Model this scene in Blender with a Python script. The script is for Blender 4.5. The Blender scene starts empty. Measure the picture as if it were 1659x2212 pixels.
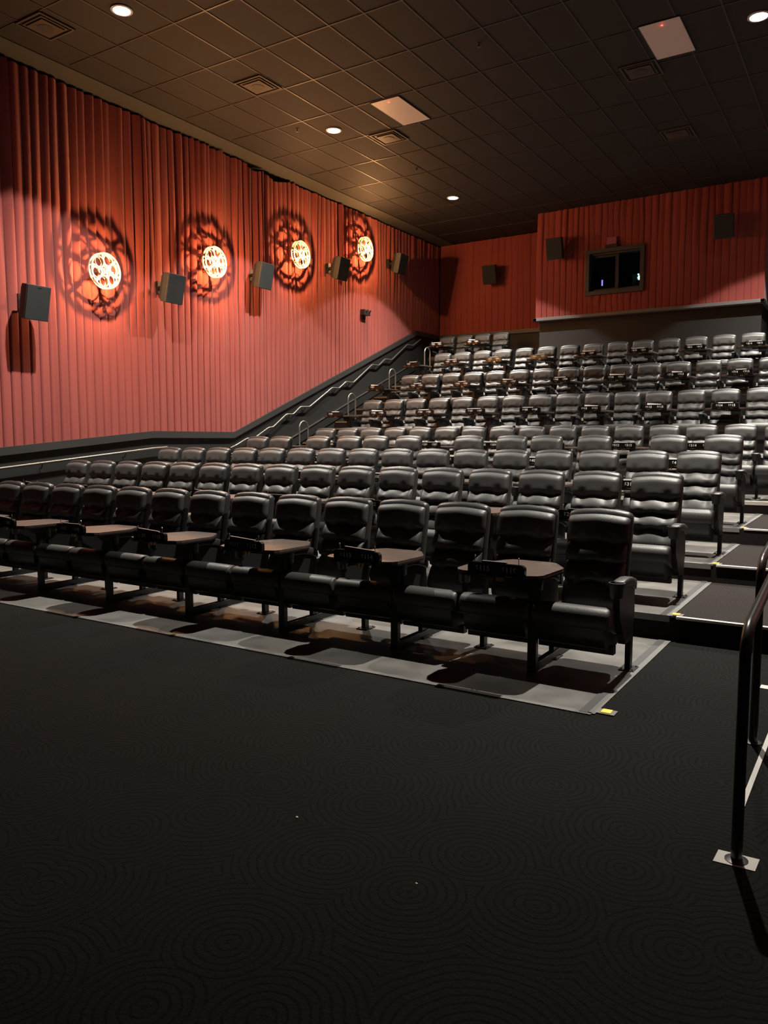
import bpy, math, random
from mathutils import Vector, Matrix
random.seed(7)
PI = math.pi
COL = bpy.context.scene.collection
rnd = random.random

# ------------------------------------------------------------------ materials
def mat(name, col, rough=.6, metal=0., spec=.5, bump=None, emis=None, coat=0., sheen=0.):
    m = bpy.data.materials.new(name); m.use_nodes = True
    nt = m.node_tree; b = nt.nodes['Principled BSDF']
    b.inputs['Base Color'].default_value = (*col, 1)
    b.inputs['Roughness'].default_value = rough
    b.inputs['Metallic'].default_value = metal
    b.inputs['Specular IOR Level'].default_value = spec
    b.inputs['Coat Weight'].default_value = coat
    b.inputs['Sheen Weight'].default_value = sheen
    if emis:
        b.inputs['Emission Color'].default_value = (*emis[0], 1)
        b.inputs['Emission Strength'].default_value = emis[1]
    if bump:
        sc, st, det = bump
        tc = nt.nodes.new('ShaderNodeTexCoord'); n = nt.nodes.new('ShaderNodeTexNoise')
        n.inputs['Scale'].default_value = sc; n.inputs['Detail'].default_value = det
        bp = nt.nodes.new('ShaderNodeBump'); bp.inputs['Strength'].default_value = st
        bp.inputs['Distance'].default_value = .01
        nt.links.new(tc.outputs['Object'], n.inputs['Vector'])
        nt.links.new(n.outputs['Fac'], bp.inputs['Height'])
        nt.links.new(bp.outputs['Normal'], b.inputs['Normal'])
    return m

def vary(m, c1, c2, scale, detail=4, rough=None, lo=.35, hi=.65, stretch=None):
    nt = m.node_tree; b = nt.nodes['Principled BSDF']
    tc = nt.nodes.new('ShaderNodeTexCoord'); n = nt.nodes.new('ShaderNodeTexNoise')
    n.inputs['Scale'].default_value = scale; n.inputs['Detail'].default_value = detail
    src = tc.outputs['Object']
    if stretch:
        mp = nt.nodes.new('ShaderNodeMapping'); mp.inputs['Scale'].default_value = stretch
        nt.links.new(src, mp.inputs['Vector']); src = mp.outputs['Vector']
    nt.links.new(src, n.inputs['Vector'])
    r = nt.nodes.new('ShaderNodeValToRGB')
    r.color_ramp.elements[0].position = lo; r.color_ramp.elements[0].color = (*c1, 1)
    r.color_ramp.elements[1].position = hi; r.color_ramp.elements[1].color = (*c2, 1)
    nt.links.new(n.outputs['Fac'], r.inputs['Fac']); nt.links.new(r.outputs['Color'], b.inputs['Base Color'])
    if rough:
        mr = nt.nodes.new('ShaderNodeMapRange')
        mr.inputs['To Min'].default_value = rough[0]; mr.inputs['To Max'].default_value = rough[1]
        nt.links.new(n.outputs['Fac'], mr.inputs['Value']); nt.links.new(mr.outputs['Result'], b.inputs['Roughness'])
    return m

M = {}
M['leather'] = mat('black_leatherette', (.040, .040, .0385), .50, spec=.5, bump=(90, .12, 3))
M['shell'] = mat('black_vinyl_shell', (.020, .020, .020), .42, bump=(60, .08, 2))
M['plastic'] = mat('black_plastic', (.014, .014, .014), .42)
M['arm'] = mat('charcoal_arm_pad', (.035, .035, .035), .42)
M['blackmetal'] = mat('black_powder_coat', (.008, .008, .008), .42)
M['railblack'] = mat('dark_brushed_rail', (.035, .032, .031), .30, metal=.25)
M['railsteel'] = mat('brushed_steel_rail', (.22, .215, .20), .38, metal=.8)
M['nosing'] = mat('satin_aluminium', (.62, .58, .53), .38, metal=.35)
M['tan'] = mat('warm_lit_step_nosing', (.13, .085, .04), .55)  # tan carries the warm light falling on the step nosings
M['concrete'] = vary(mat('sealed_concrete', (.3, .28, .25), .5), (.085, .082, .076), (.125, .120, .110), 3.2, 6, rough=(.32, .62))
M['strip'] = mat('grey_rubber_edging', (.125, .124, .118), .5)
M['stripdark'] = mat('dark_rubber_edging', (.055, .055, .055), .5)
M['riser'] = mat('dark_carpet_riser', (.014, .011, .010), .95, spec=.1, bump=(300, .5, 2))
M['tabletop'] = vary(mat('walnut_laminate', (.1, .05, .04), .38), (.062, .042, .035), (.092, .064, .053), 6, 5, stretch=(1, 9, 1))
M['tableedge'] = mat('dark_table_edge', (.014, .011, .010), .4)
M['signblack'] = mat('gloss_black_acrylic', (.006, .006, .006), .18)
M['digit'] = mat('white_engraved_digits', (.62, .62, .60), .5)
M['chrome'] = mat('chrome', (.8, .8, .8), .15, metal=1)
M['brass'] = mat('brushed_brass', (.75, .45, .14), .3, metal=.9)
M['paper'] = mat('white_paper_card', (.8, .8, .78), .7)
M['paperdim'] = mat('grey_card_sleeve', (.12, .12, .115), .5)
M['ceil'] = vary(mat('black_ceiling_tile', (.03, .03, .03), .75), (.0045, .0041, .0041), (.0070, .0062, .0060), 2.0, 5)
M['ceilgrid'] = mat('bronze_ceiling_grid', (.034, .026, .021), .45, metal=.1)
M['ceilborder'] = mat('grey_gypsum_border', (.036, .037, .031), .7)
M['wallblack'] = mat('charcoal_paint', (.0055, .0060, .0056), .65, bump=(40, .1, 3))
M['cap'] = mat('charcoal_trim', (.026, .027, .0265), .5)
M['ledge'] = mat('grey_ledge_paint', (.12, .12, .118), .55)
M['speaker'] = mat('speaker_cabinet', (.018, .019, .0185), .6)
M['grille'] = mat('speaker_grille_cloth', (.014, .0165, .0165), .85, bump=(700, .4, 1))
M['reelwhite'] = mat('cream_enamel_reel', (.42, .37, .25), .4)
M['white'] = mat('white_trim_ring', (.55, .54, .5), .45)
M['acrylic'] = mat('frosted_acrylic_lens', (.62, .56, .53), .35)
M['vent'] = mat('dark_bronze_diffuser', (.05, .038, .030), .5)
M['black'] = mat('matte_black', (.004, .004, .004), .9)
M['lampglow'] = mat('lamp_glow', (1, .96, .86), .5, emis=((1, .93, .78), 60))
M['bulb'] = mat('reel_bulb_glow', (1, .8, .5), .5, emis=((1, .47, .17), 27000))
M['reddot'] = mat('red_dot_glow', (.8, .02, .02), .4, emis=((1, .03, .02), 14))
M['amberled'] = mat('amber_aisle_lens', (.9, .55, .08), .4, emis=((1, .62, .10), .25))
M['cyan'] = mat('projector_beam_lens', (.6, .9, 1), .3, emis=((.55, .92, 1.0), 14))
M['violet'] = mat('violet_status_light', (.3, .25, .8), .3, emis=((.35, .28, .95), 1.3))
M['pink'] = mat('muted_pink_panel', (.26, .06, .12), .5)
M['tape'] = mat('off_white_plate', (.42, .41, .38), .7)
M['crumb'] = mat('pale_crumb', (.5, .55, .5), .6)
# window glass
g = bpy.data.materials.new('clear_glass'); g.use_nodes = True
b = g.node_tree.nodes['Principled BSDF']; b.inputs['Transmission Weight'].default_value = 1
b.inputs['Roughness'].default_value = .02; b.inputs['Base Color'].default_value = (.8, .85, .85, 1); b.inputs['IOR'].default_value = 1.05
M['glass'] = g

# carpet with swirling concentric rings
def carpet(name, c_dark, c_light):
    m = mat(name, c_dark, .95, spec=.08)
    nt = m.node_tree; b = nt.nodes['Principled BSDF']
    tc = nt.nodes.new('ShaderNodeTexCoord')
    nz = nt.nodes.new('ShaderNodeTexNoise'); nz.inputs['Scale'].default_value = 5; nz.inputs['Detail'].default_value = 3
    mx = nt.nodes.new('ShaderNodeMixRGB'); mx.blend_type = 'ADD'; mx.inputs['Fac'].default_value = .05
    nt.links.new(tc.outputs['Object'], nz.inputs['Vector'])
    nt.links.new(tc.outputs['Object'], mx.inputs['Color1']); nt.links.new(nz.outputs['Color'], mx.inputs['Color2'])
    v = nt.nodes.new('ShaderNodeTexVoronoi'); v.voronoi_dimensions = '2D'; v.inputs['Scale'].default_value = 1.9
    nt.links.new(mx.outputs['Color'], v.inputs['Vector'])
    k = nt.nodes.new('ShaderNodeMath'); k.operation = 'MULTIPLY'; k.inputs[1].default_value = 95
    s = nt.nodes.new('ShaderNodeMath'); s.operation = 'SINE'
    nt.links.new(v.outputs['Distance'], k.inputs[0]); nt.links.new(k.outputs[0], s.inputs[0])
    n2 = nt.nodes.new('ShaderNodeTexNoise'); n2.inputs['Scale'].default_value = 85; n2.inputs['Detail'].default_value = 4
    nt.links.new(tc.outputs['Object'], n2.inputs['Vector'])
    gt = nt.nodes.new('ShaderNodeMapRange'); gt.inputs['From Min'].default_value = .35; gt.inputs['From Max'].default_value = 1
    nt.links.new(s.outputs[0], gt.inputs['Value'])
    ad = nt.nodes.new('ShaderNodeMath'); ad.operation = 'MULTIPLY_ADD'; ad.inputs[1].default_value = -.32
    nt.links.new(gt.outputs['Result'], ad.inputs[0]); nt.links.new(n2.outputs['Fac'], ad.inputs[2])
    r = nt.nodes.new('ShaderNodeValToRGB')
    r.color_ramp.elements[0].position = .05; r.color_ramp.elements[0].color = (*c_dark, 1)
    r.color_ramp.elements[1].position = .72; r.color_ramp.elements[1].color = (*c_light, 1)
    nt.links.new(ad.outputs[0], r.inputs['Fac']); nt.links.new(r.outputs['Color'], b.inputs['Base Color'])
    bp = nt.nodes.new('ShaderNodeBump'); bp.inputs['Strength'].default_value = .5; bp.inputs['Distance'].default_value = .008
    nt.links.new(ad.outputs[0], bp.inputs['Height']); nt.links.new(bp.outputs['Normal'], b.inputs['Normal'])
    return m
M['carpet'] = carpet('swirl_carpet', (.0032, .0034, .0030), (.0105, .0107, .0096))
M['treads'] = carpet('lit_tread_carpet', (.014, .0118, .0112), (.030, .0255, .0245))  # lighter, redder copy of the floor carpet: landing light put into colour

# curtain cloth
def cloth(name, c1, c2):
    m = mat(name, c1, .9, spec=.12, sheen=.15)
    vary(m, c1, c2, 1.2, 3, stretch=(1, 6, .25))
    nt = m.node_tree; b = nt.nodes['Principled BSDF']
    tc = nt.nodes.new('ShaderNodeTexCoord'); w = nt.nodes.new('ShaderNodeTexNoise'); w.inputs['Scale'].default_value = 160
    mp = nt.nodes.new('ShaderNodeMapping'); mp.inputs['Scale'].default_value = (1, 1, .35)
    nt.links.new(tc.outputs['Object'], mp.inputs['Vector']); nt.links.new(mp.outputs['Vector'], w.inputs['Vector'])
    bp = nt.nodes.new('ShaderNodeBump'); bp.inputs['Strength'].default_value = .25; bp.inputs['Distance'].default_value = .004
    nt.links.new(w.outputs['Fac'], bp.inputs['Height']); nt.links.new(bp.outputs['Normal'], b.inputs['Normal'])
    return m
M['curtain'] = cloth('coral_red_curtain_cloth', (.205, .045, .038), (.25, .056, .047))

# ------------------------------------------------------------------ mesh helpers
class MB:
    def __init__(s): s.v = []; s.f = []
    def add(s, v, f):
        o = len(s.v); s.v += [tuple(p) for p in v]; s.f += [tuple(i + o for i in q) for q in f]; return s
    def box(s, x0, x1, y0, y1, z0, z1):
        v = [(x, y, z) for x in (x0, x1) for y in (y0, y1) for z in (z0, z1)]
        return s.add(v, [(0, 1, 3, 2), (4, 6, 7, 5), (0, 4, 5, 1), (2, 3, 7, 6), (0, 2, 6, 4), (1, 5, 7, 3)])
    def prism(s, poly, axis, a, b):
        """poly: list of 2D points in the plane perpendicular to axis"""
        n = len(poly)
        def P(p, t):
            return {'x': (t, p[0], p[1]), 'y': (p[0], t, p[1]), 'z': (p[0], p[1], t)}[axis]
        v = [P(p, a) for p in poly] + [P(p, b) for p in poly]
        f = [tuple(range(n))[::-1], tuple(range(n, 2 * n))] + [(i, (i + 1) % n, n + (i + 1) % n, n + i) for i in range(n)]
        return s.add(v, f)
    def tube(s, pts, r, n=12, caps=True):
        pts = [Vector(p) for p in pts]; rings = []
        up = Vector((0, 0, 1))
        prev = None
        for i, p in enumerate(pts):
            if i == 0: d = pts[1] - p
            elif i == len(pts) - 1: d = p - pts[i - 1]
            else: d = (pts[i + 1] - p).normalized() + (p - pts[i - 1]).normalized()
            d.normalize()
            if prev is None:
                a = Vector((1, 0, 0)) if abs(d.x) < .9 else Vector((0, 1, 0))
            else: a = prev
            a = (a - d * a.dot(d)).normalized(); prev = a; c = d.cross(a)
            rr = r[i] if isinstance(r, (list, tuple)) else r
            rings.append([p + (a * math.cos(t) + c * math.sin(t)) * rr for t in [2 * PI * k / n for k in range(n)]])
        v = [q for R in rings for q in R]
        f = [(i * n + k, i * n + (k + 1) % n, (i + 1) * n + (k + 1) % n, (i + 1) * n + k) for i in range(len(pts) - 1) for k in range(n)]
        if caps: f += [tuple(range(n))[::-1], tuple(range((len(pts) - 1) * n, len(pts) * n))]
        return s.add(v, f)
    def lathe(s, prof, c, n=24, axis='z', closed=False):
        """prof: (radius, height) list"""
        v = []
        for r, h in prof:
            for k in range(n):
                t = 2 * PI * k / n; a, b_ = r * math.cos(t), r * math.sin(t)
                q = {'z': (a, b_, h), 'x': (h, a, b_), 'y': (a, h, b_)}[axis]
                v.append((c[0] + q[0], c[1] + q[1], c[2] + q[2]))
        f = [(i * n + k, i * n + (k + 1) % n, (i + 1) * n + (k + 1) % n, (i + 1) * n + k) for i in range(len(prof) - 1) for k in range(n)]
        if closed: f += [((len(prof) - 1) * n + k, (len(prof) - 1) * n + (k + 1) % n, (k + 1) % n, k) for k in range(n)]
        else: f += [tuple(range(n))[::-1], tuple(range((len(prof) - 1) * n, len(prof) * n))]
        return s.add(v, f)
    def loft(s, secs, axis='z', n=24, e=4., arch=0.):
        """secs: (t, ca, cb, ha, hb) superellipse sections stacked along axis"""
        v = []
        for sec in secs:
            t, ca, cb, ha, hb = sec
            for k in range(n):
                th = 2 * PI * k / n; c, q = math.cos(th), math.sin(th)
                a = ca + ha * math.copysign(abs(c) ** (2 / e), c); b_ = cb + hb * math.copysign(abs(q) ** (2 / e), q)
                if axis == 'z': v.append((a, b_, t - arch * a * a))
                elif axis == 'y': v.append((a, t, b_))
                else: v.append((t, a, b_))
        m = len(secs)
        f = [(i * n + k, i * n + (k + 1) % n, (i + 1) * n + (k + 1) % n, (i + 1) * n + k) for i in range(m - 1) for k in range(n)]
        f += [tuple(range(n))[::-1], tuple(range((m - 1) * n, m * n))]
        return s.add(v, f)
    def mesh(s, name, m, smooth=True, angle=.7):
        me = bpy.data.meshes.new(name); me.from_pydata(s.v, [], s.f)
        import bmesh
        bm = bmesh.new(); bm.from_mesh(me); bmesh.ops.recalc_face_normals(bm, faces=bm.faces)
        for fc in bm.faces: fc.smooth = smooth
        if smooth:
            for ed in bm.edges:
                if len(ed.link_faces) == 2 and ed.calc_face_angle(0) > angle: ed.smooth = False
        bm.to_mesh(me); bm.free()
        me.materials.append(m); return me

def obj(name, mb, m, parent=None, loc=None, rot=None, smooth=True, angle=.7):
    me = mb.mesh(name, m, smooth, angle) if isinstance(mb, MB) else mb
    o = bpy.data.objects.new(name, me); COL.objects.link(o)
    if parent: o.parent = parent
    if loc: o.location = loc
    if rot: o.rotation_euler = rot
    return o
def bevel(o, w, seg=2):
    md = o.modifiers.new('bevel', 'BEVEL'); md.width = w; md.segments = seg; md.limit_method = 'ANGLE'; return o
def tag(o, label, cat, group=None, kind=None):
    o['label'] = label; o['category'] = cat
    if group: o['group'] = group
    if kind: o['kind'] = kind
    return o
def struct(o, label=None, cat=None):
    o['kind'] = 'structure'
    if label: o['label'] = label
    if cat: o['category'] = cat
    return o
def thing(name, label, cat, loc=(0, 0, 0), rot=(0, 0, 0), group=None):
    o = bpy.data.objects.new(name, None); COL.objects.link(o); o.location = loc; o.rotation_euler = rot
    o.empty_display_size = .1
    return tag(o, label, cat, group)
def copy_tree(o, parent=None):
    c = o.copy(); COL.objects.link(c)
    if parent:
        c.parent = parent; c.matrix_parent_inverse = o.matrix_parent_inverse.copy()
    for ch in list(o.children): copy_tree(ch, c)
    return c

# ------------------------------------------------------------------ dimensions
XL, XR, YF, YB, ZC = -11.78, 1.15, -3.0, 21.8, 7.633
XS = -1.417                      # right edge of the concrete seating decks
XA = -10.42                      # inner edge of the left stair aisle
tiers = {1: (4.69, 0.0), 2: (6.807, .212), 3: (8.673, .40), 4: (10.586, .597), 5: (12.80, .78),
         6: (14.42, 1.452), 7: (16.19, 2.152), 8: (17.94, 2.861), 9: (19.70, 3.56)}

# ------------------------------------------------------------------ shell
struct(obj('floor', MB().box(XL - .4, XR + .2, YF - .2, 22.2, -.2, 0), M['carpet'], smooth=False), 'charcoal swirl patterned carpet floor in front of the seats', 'floor')
struct(obj('ceiling', MB().box(XL - .4, XR + .2, YF - .2, 22.2, ZC + .004, ZC + .2), M['ceil'], smooth=False), 'black tiled auditorium ceiling', 'ceiling')
struct(obj('wall_right', MB().box(XR, XR + .2, YF, 22, 0, ZC), M['curtain'], smooth=False))
struct(obj('wall_front', MB().box(XL - .2, XR + .2, YF - .2, YF, 0, ZC), M['wallblack'], smooth=False))
struct(obj('wall_left', MB().box(XL - .35, XL - .12, YF, 22, 0, ZC), M['wallblack'], smooth=False))
struct(obj('wall_back', MB().box(XL - .2, XR + .2, YB + .12, YB + .3, 0, ZC), M['wallblack'], smooth=False))
# T-bar grid
gm = MB()
x = -9.439 - .6096 * 3
while x < XR:
    if x > XL + .55: gm.box(x - .012, x + .012, YF, YB, ZC - .004, ZC + .006)
    x += .6096
y = 12.04 - 1.2323 * 12
while y < YB:
    gm.box(XL + .6, XR, y - .012, y + .012, ZC - .0045, ZC + .006); y += 1.2323
struct(obj('trim_1', gm, M['ceilgrid'], smooth=False), 'bronze T-bar grid of the tiled ceiling', 'ceiling grid')
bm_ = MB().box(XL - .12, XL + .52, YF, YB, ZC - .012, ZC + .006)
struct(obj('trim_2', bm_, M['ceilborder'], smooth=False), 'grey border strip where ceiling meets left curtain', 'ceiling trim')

# left wainscot with a ramped, level and raked top
def capz(y):
    if y < 10.284: return 1.861 - (10.284 - y) * .0932
    if y < 12.5: return 1.869
    if y < 20.29: return 1.869 + (y - 12.5) * .3887
    return 4.90
ys = [YF, 10.284, 12.5, 20.29, 21.85]
poly = [(YF, 0)] + [(y, capz(y)) for y in ys] + [(21.85, 0)]
struct(obj('wall_left_lower', MB().prism(poly, 'x', XL - .12, XL + .03), M['wallblack'], smooth=False), 'charcoal lower wall under the left curtain', 'wall')
struct(obj('wall_right_blocker', MB().prism(poly, 'x', XR - .03, XR + .02), M['wallblack'], smooth=False), 'unseen charcoal lower right wall, added to cut bounce light', 'wall')  # unseen; added to keep curtain bounce off the near floor
poly = [(y, capz(y)) for y in ys] + [(y, capz(y) - .13) for y in ys[::-1]]
struct(obj('trim_3', MB().prism(poly, 'x', XL - .05, XL + .085), M['cap'], smooth=False), 'charcoal cap trim running up the left wall under the curtain', 'trim')

WX0, WX1, WZ0, WZ1 = -6.60, -5.13, 5.375, 6.512
# ------------------------------------------------------------------ curtains
def curtain(name, axis, a0, a1, zb, zt, base, out, label, amp=1., wid=.168, tight=(), hole=None, swag=None):
    """pleated cloth along one axis; zb is a function"""
    r = random.Random(name + str(a0))
    mb = MB(); cols = []
    a = a0; H = 15
    while a < a1 - .02:
        w = wid * (.88 + .24 * r.random())
        dense = 0
        for (t0, t1) in tight:
            if t0 < a < t1: w *= .9; dense = 1
        if a + w > a1 - .04: w = a1 - a
        A = r.uniform(.35, 1.25) * (1.35 if dense else 1); side = r.random() < .7; ph = r.random()
        fold = r.random()
        for u in (0, .035, .09, .3, .55, .8, .93, .985):
            col = []
            for j in range(H + 1):
                t = j / H
                yy = a + u * w
                z = zb(yy) + (zt - zb(yy)) * t
                up = max(0, min(1, (t - .25) / .45)); up = up * up * (3 - 2 * up)
                g_ = 0 if u in (0,) else 1
                fu = u if side else 1 - u
                flat = .036 * min(1, min(u, 1 - u) / .05)
                knife = .088 * A * (fu ** .8) * min(1, (1 - fu) / .12 + .0) + .02 * math.sin(PI * u)
                soft = .035 * A * math.sin(PI * u) * (1 + .5 * math.sin(5 * t + ph * 6))
                d = flat * (1 - up) * (1 + .3 * A) + (knife * (.55 + .45 * fold) + soft * (1 - fold)) * up
                d = d * amp + .006 * math.sin(3.1 * yy + 2 * t)
                shift = .02 * math.sin(ph * 6 + 4 * t) * up
                p = base + out * d
                if swag: z -= swag(yy) * (t ** 6)
                col.append((p, yy + shift, z) if axis == 'y' else (yy + shift, p, z))
            cols.append(col)
        a += w
    if hole: cols = [[(q[0], q[1], q[2]) for q in c] for c in cols]
    v = [p for c in cols for p in c]; n = H + 1; f = []
    for i in range(len(cols) - 1):
        for j in range(H): f.append((i * n + j, (i + 1) * n + j, (i + 1) * n + j + 1, i * n + j + 1))
    mb.add(v, f)
    o = obj(name, mb, M['curtain'], angle=1.2)
    sd = o.modifiers.new('thick', 'SOLIDIFY'); sd.thickness = .004; sd.use_rim = False
    return tag(o, label, 'curtain', None)
curtain('wall_curtain', 'y', 1.0, 13.62, capz, ZC - .06, XL - .0, 1, 'long coral red pleated curtain on left wall, front half with two film reel lamps', tight=((11.2, 13.6),), swag=lambda y: .10 * max(0, 1 - abs(y - 13.3) / .35))
curtain('wall_curtain', 'y', 13.64, 21.76, capz, ZC - .06, XL - .0, 1, 'coral red pleated curtain on left wall rising beside the stairs to back corner', tight=((13.6, 14.6), (16.4, 17.5)), amp=.85, swag=lambda y: .12 * max(0, 1 - abs(y - 14.0) / .5))
curtain('wall_curtain', 'x', XL + .04, -7.90, lambda y: 4.90, ZC - .02, YB - .0, -1, 'dark red curtain on recessed back wall left of the booth wall', amp=.35, wid=.2)
parts = [curtain('booth_curtain', 'x', -7.95, WX0 + .05, lambda y: 4.925, ZC, 20.15, -1, 'red curtain around the projection window on booth wall', amp=.45, wid=.16, tight=((-7.4, -6.7),)),
         curtain('booth_curtain', 'x', WX1 - .05, -2.43, lambda y: 4.925, ZC, 20.15, -1, '', amp=.45, wid=.16),
         curtain('booth_curtain', 'x', WX0 + .05, WX1 - .05, lambda y: 4.925, WZ0 + .03, 20.15, -1, '', amp=.35, wid=.16),
         curtain('booth_curtain', 'x', WX0 + .05, WX1 - .05, lambda y: WZ1 - .03, ZC, 20.15, -1, '', amp=.35, wid=.16)]
for p_ in parts[1:]:                 # the four spans of cloth are one hanging: merge their meshes
    me0 = parts[0].data; n0 = len(me0.vertices)
    vv = [tuple(q.co) for q in me0.vertices] + [tuple(q.co) for q in p_.data.vertices]
    ff = [tuple(q.vertices) for q in me0.polygons] + [tuple(i + n0 for i in q.vertices) for q in p_.data.polygons]
    mm = MB(); mm.v = vv; mm.f = ff; parts[0].data = mm.mesh('booth_curtain', M['curtain'], True, 1.2)
    bpy.data.objects.remove(p_)
curtain('wall_curtain', 'x', -2.40, 1.12, lambda y: 4.90, ZC - .02, YB, -1, 'red curtain on recessed back wall right of the booth wall', amp=.35, wid=.2)

# ------------------------------------------------------------------ booth wall and recess walls
fx0, fx1, fz0, fz1 = WX0 + .06, WX1 - .06, WZ0 + .06, WZ1 - .06
for bx in ((-7.94, fx0, 20.16, 20.36, 4.85, ZC), (fx1, -2.44, 20.16, 20.36, 4.85, ZC), (fx0, fx1, 20.16, 20.36, 4.85, fz0), (fx0, fx1, 20.16, 20.36, fz1, ZC),
           (-7.94, -7.80, 20.36, YB + .1, 4.85, ZC), (-2.58, -2.44, 20.36, YB + .1, 4.85, ZC), (-7.80, -2.58, 20.36, YB + .1, 4.85, 4.95)):
    struct(obj('wall_booth', MB().box(*bx), M['curtain'], smooth=False), 'red projecting booth wall above the back row', 'wall')
struct(obj('wall_booth_lower', MB().box(-7.90, -2.48, 20.30, YB + .1, 3.3, 4.86), M['wallblack'], smooth=False), 'charcoal wall below the projection booth', 'wall')
lg = MB().box(-8.0, -2.40, 20.06, 20.20, 4.845, 4.925).box(-8.0, -7.9, 20.06, YB, 4.845, 4.925).box(-2.49, -2.40, 20.06, YB, 4.845, 4.925)
struct(bevel(obj('trim_4', lg, M['ledge'], smooth=False), .006), 'grey ledge under the red booth wall', 'trim')
bl = MB().box(XL, -7.9, YB - .05, YB + .1, 3.0, 4.85).box(-2.48, XR, YB - .05, YB + .1, 3.0, 4.85)
struct(obj('wall_back_lower', bl, M['wallblack'], smooth=False))
struct(obj('trim_5', MB().box(XL + .03, -7.94, YB - .12, YB, 4.80, 4.91).box(-2.44, XR, YB - .12, YB, 4.80, 4.91), M['cap'], smooth=False), 'charcoal trim under the recessed back curtains', 'trim')

# projection window
w = thing('window_1', 'black framed sliding projection window glowing faintly in the red booth wall', 'window', (0, 0, 0)); w['kind'] = 'structure'
fr = MB()
t = .10
fr.box(WX0, WX1, 20.06, 20.20, WZ1 - t, WZ1).box(WX0, WX1, 20.06, 20.20, WZ0, WZ0 + t)
fr.box(WX0, WX0 + t, 20.06, 20.20, WZ0 + t, WZ1 - t).box(WX1 - t, WX1, 20.06, 20.20, WZ0 + t, WZ1 - t)
fr.box(WX0 + t, WX1 - t, 20.15, 20.34, WZ1 - t - .035, WZ1 - t).box(WX0 + t, WX1 - t, 20.15, 20.34, WZ0 + t, WZ0 + t + .03)
bevel(obj('window_frame', fr, M['cap'], w, smooth=False), .006)
sa = MB()
mx = -5.84
sa.box(WX0 + t + .02, WX0 + t + .06, 20.24, 20.28, WZ0 + t + .03, WZ1 - t - .035).box(mx - .04, mx + .04, 20.22, 20.28, WZ0 + t + .03, WZ1 - t - .035)
sa.box(WX0 + t + .06, mx - .04, 20.24, 20.28, WZ1 - t - .09, WZ1 - t - .035).box(WX0 + t + .06, mx - .04, 20.24, 20.28, WZ0 + t + .03, WZ0 + t + .07)
sa.box(mx + .04, WX1 - t, 20.26, 20.29, WZ0 + t + .03, WZ0 + t + .065).box(WX1 - t - .05, WX1 - t, 20.26, 20.29, WZ0 + t + .065, WZ1 - t - .035)
obj('window_sash', sa, M['blackmetal'], w, smooth=False)
obj('pane', MB().box(WX0 + t + .06, mx - .04, 20.255, 20.262, WZ0 + t + .07, WZ1 - t - .09), M['glass'], w, smooth=False)
obj('pane', MB().box(mx + .04, WX1 - t - .05, 20.272, 20.279, WZ0 + t + .065, WZ1 - t - .035), M['glass'], w, smooth=False)
pj = thing('film_projector', 'dark projector with a bright cyan lens behind the right window pane', 'projector', (-5.40, 20.80, 5.0))
pb = MB().box(-.22, .22, 0, .8, .55, .95).box(-.12, .12, .1, .6, -.06, .55)
bevel(obj('body', pb, M['plastic'], pj, smooth=False), .02)
obj('lens_barrel', MB().lathe([(.07, -.26), (.075, 0), (.05, 0), (.05, -.24)], (.05, 0, .79), 20, 'y', closed=True), M['shell'], pj)
obj('lens', MB().lathe([(.05, -.25), (.05, -.23)], (.05, 0, .79), 20, 'y'), M['cyan'], pj)
l = bpy.data.lights.new('lens_spill', 'POINT'); l.energy = 1.6; l.color = (.25, .8, 1); l.shadow_soft_size = .02
o = bpy.data.objects.new('lens_spill', l); COL.objects.link(o); o.location = (-5.36, 20.45, 5.85)
sv = thing('server_rack', 'small unit with violet status light behind the left window pane', 'equipment', (-6.42, 20.9, 4.95))
obj('body', MB().box(-.12, .25, 0, .5, 0, 1.1), M['plastic'], sv, smooth=False)
obj('status_light', MB().box(-.01, .025, -.01, 0, .80, .95), M['violet'], sv, smooth=False)
ex = thing('sign_panel', 'small muted pink panel on a black bracket above projection window', 'sign', (-5.94, 20.10, 6.49))
obj('bracket', MB().box(-.15, .15, -.09, .03, .02, .09), M['blackmetal'], ex, smooth=False)
obj('panel', MB().box(-.12, .12, -.06, -.03, .09, .27), M['pink'], ex, smooth=False)

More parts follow.
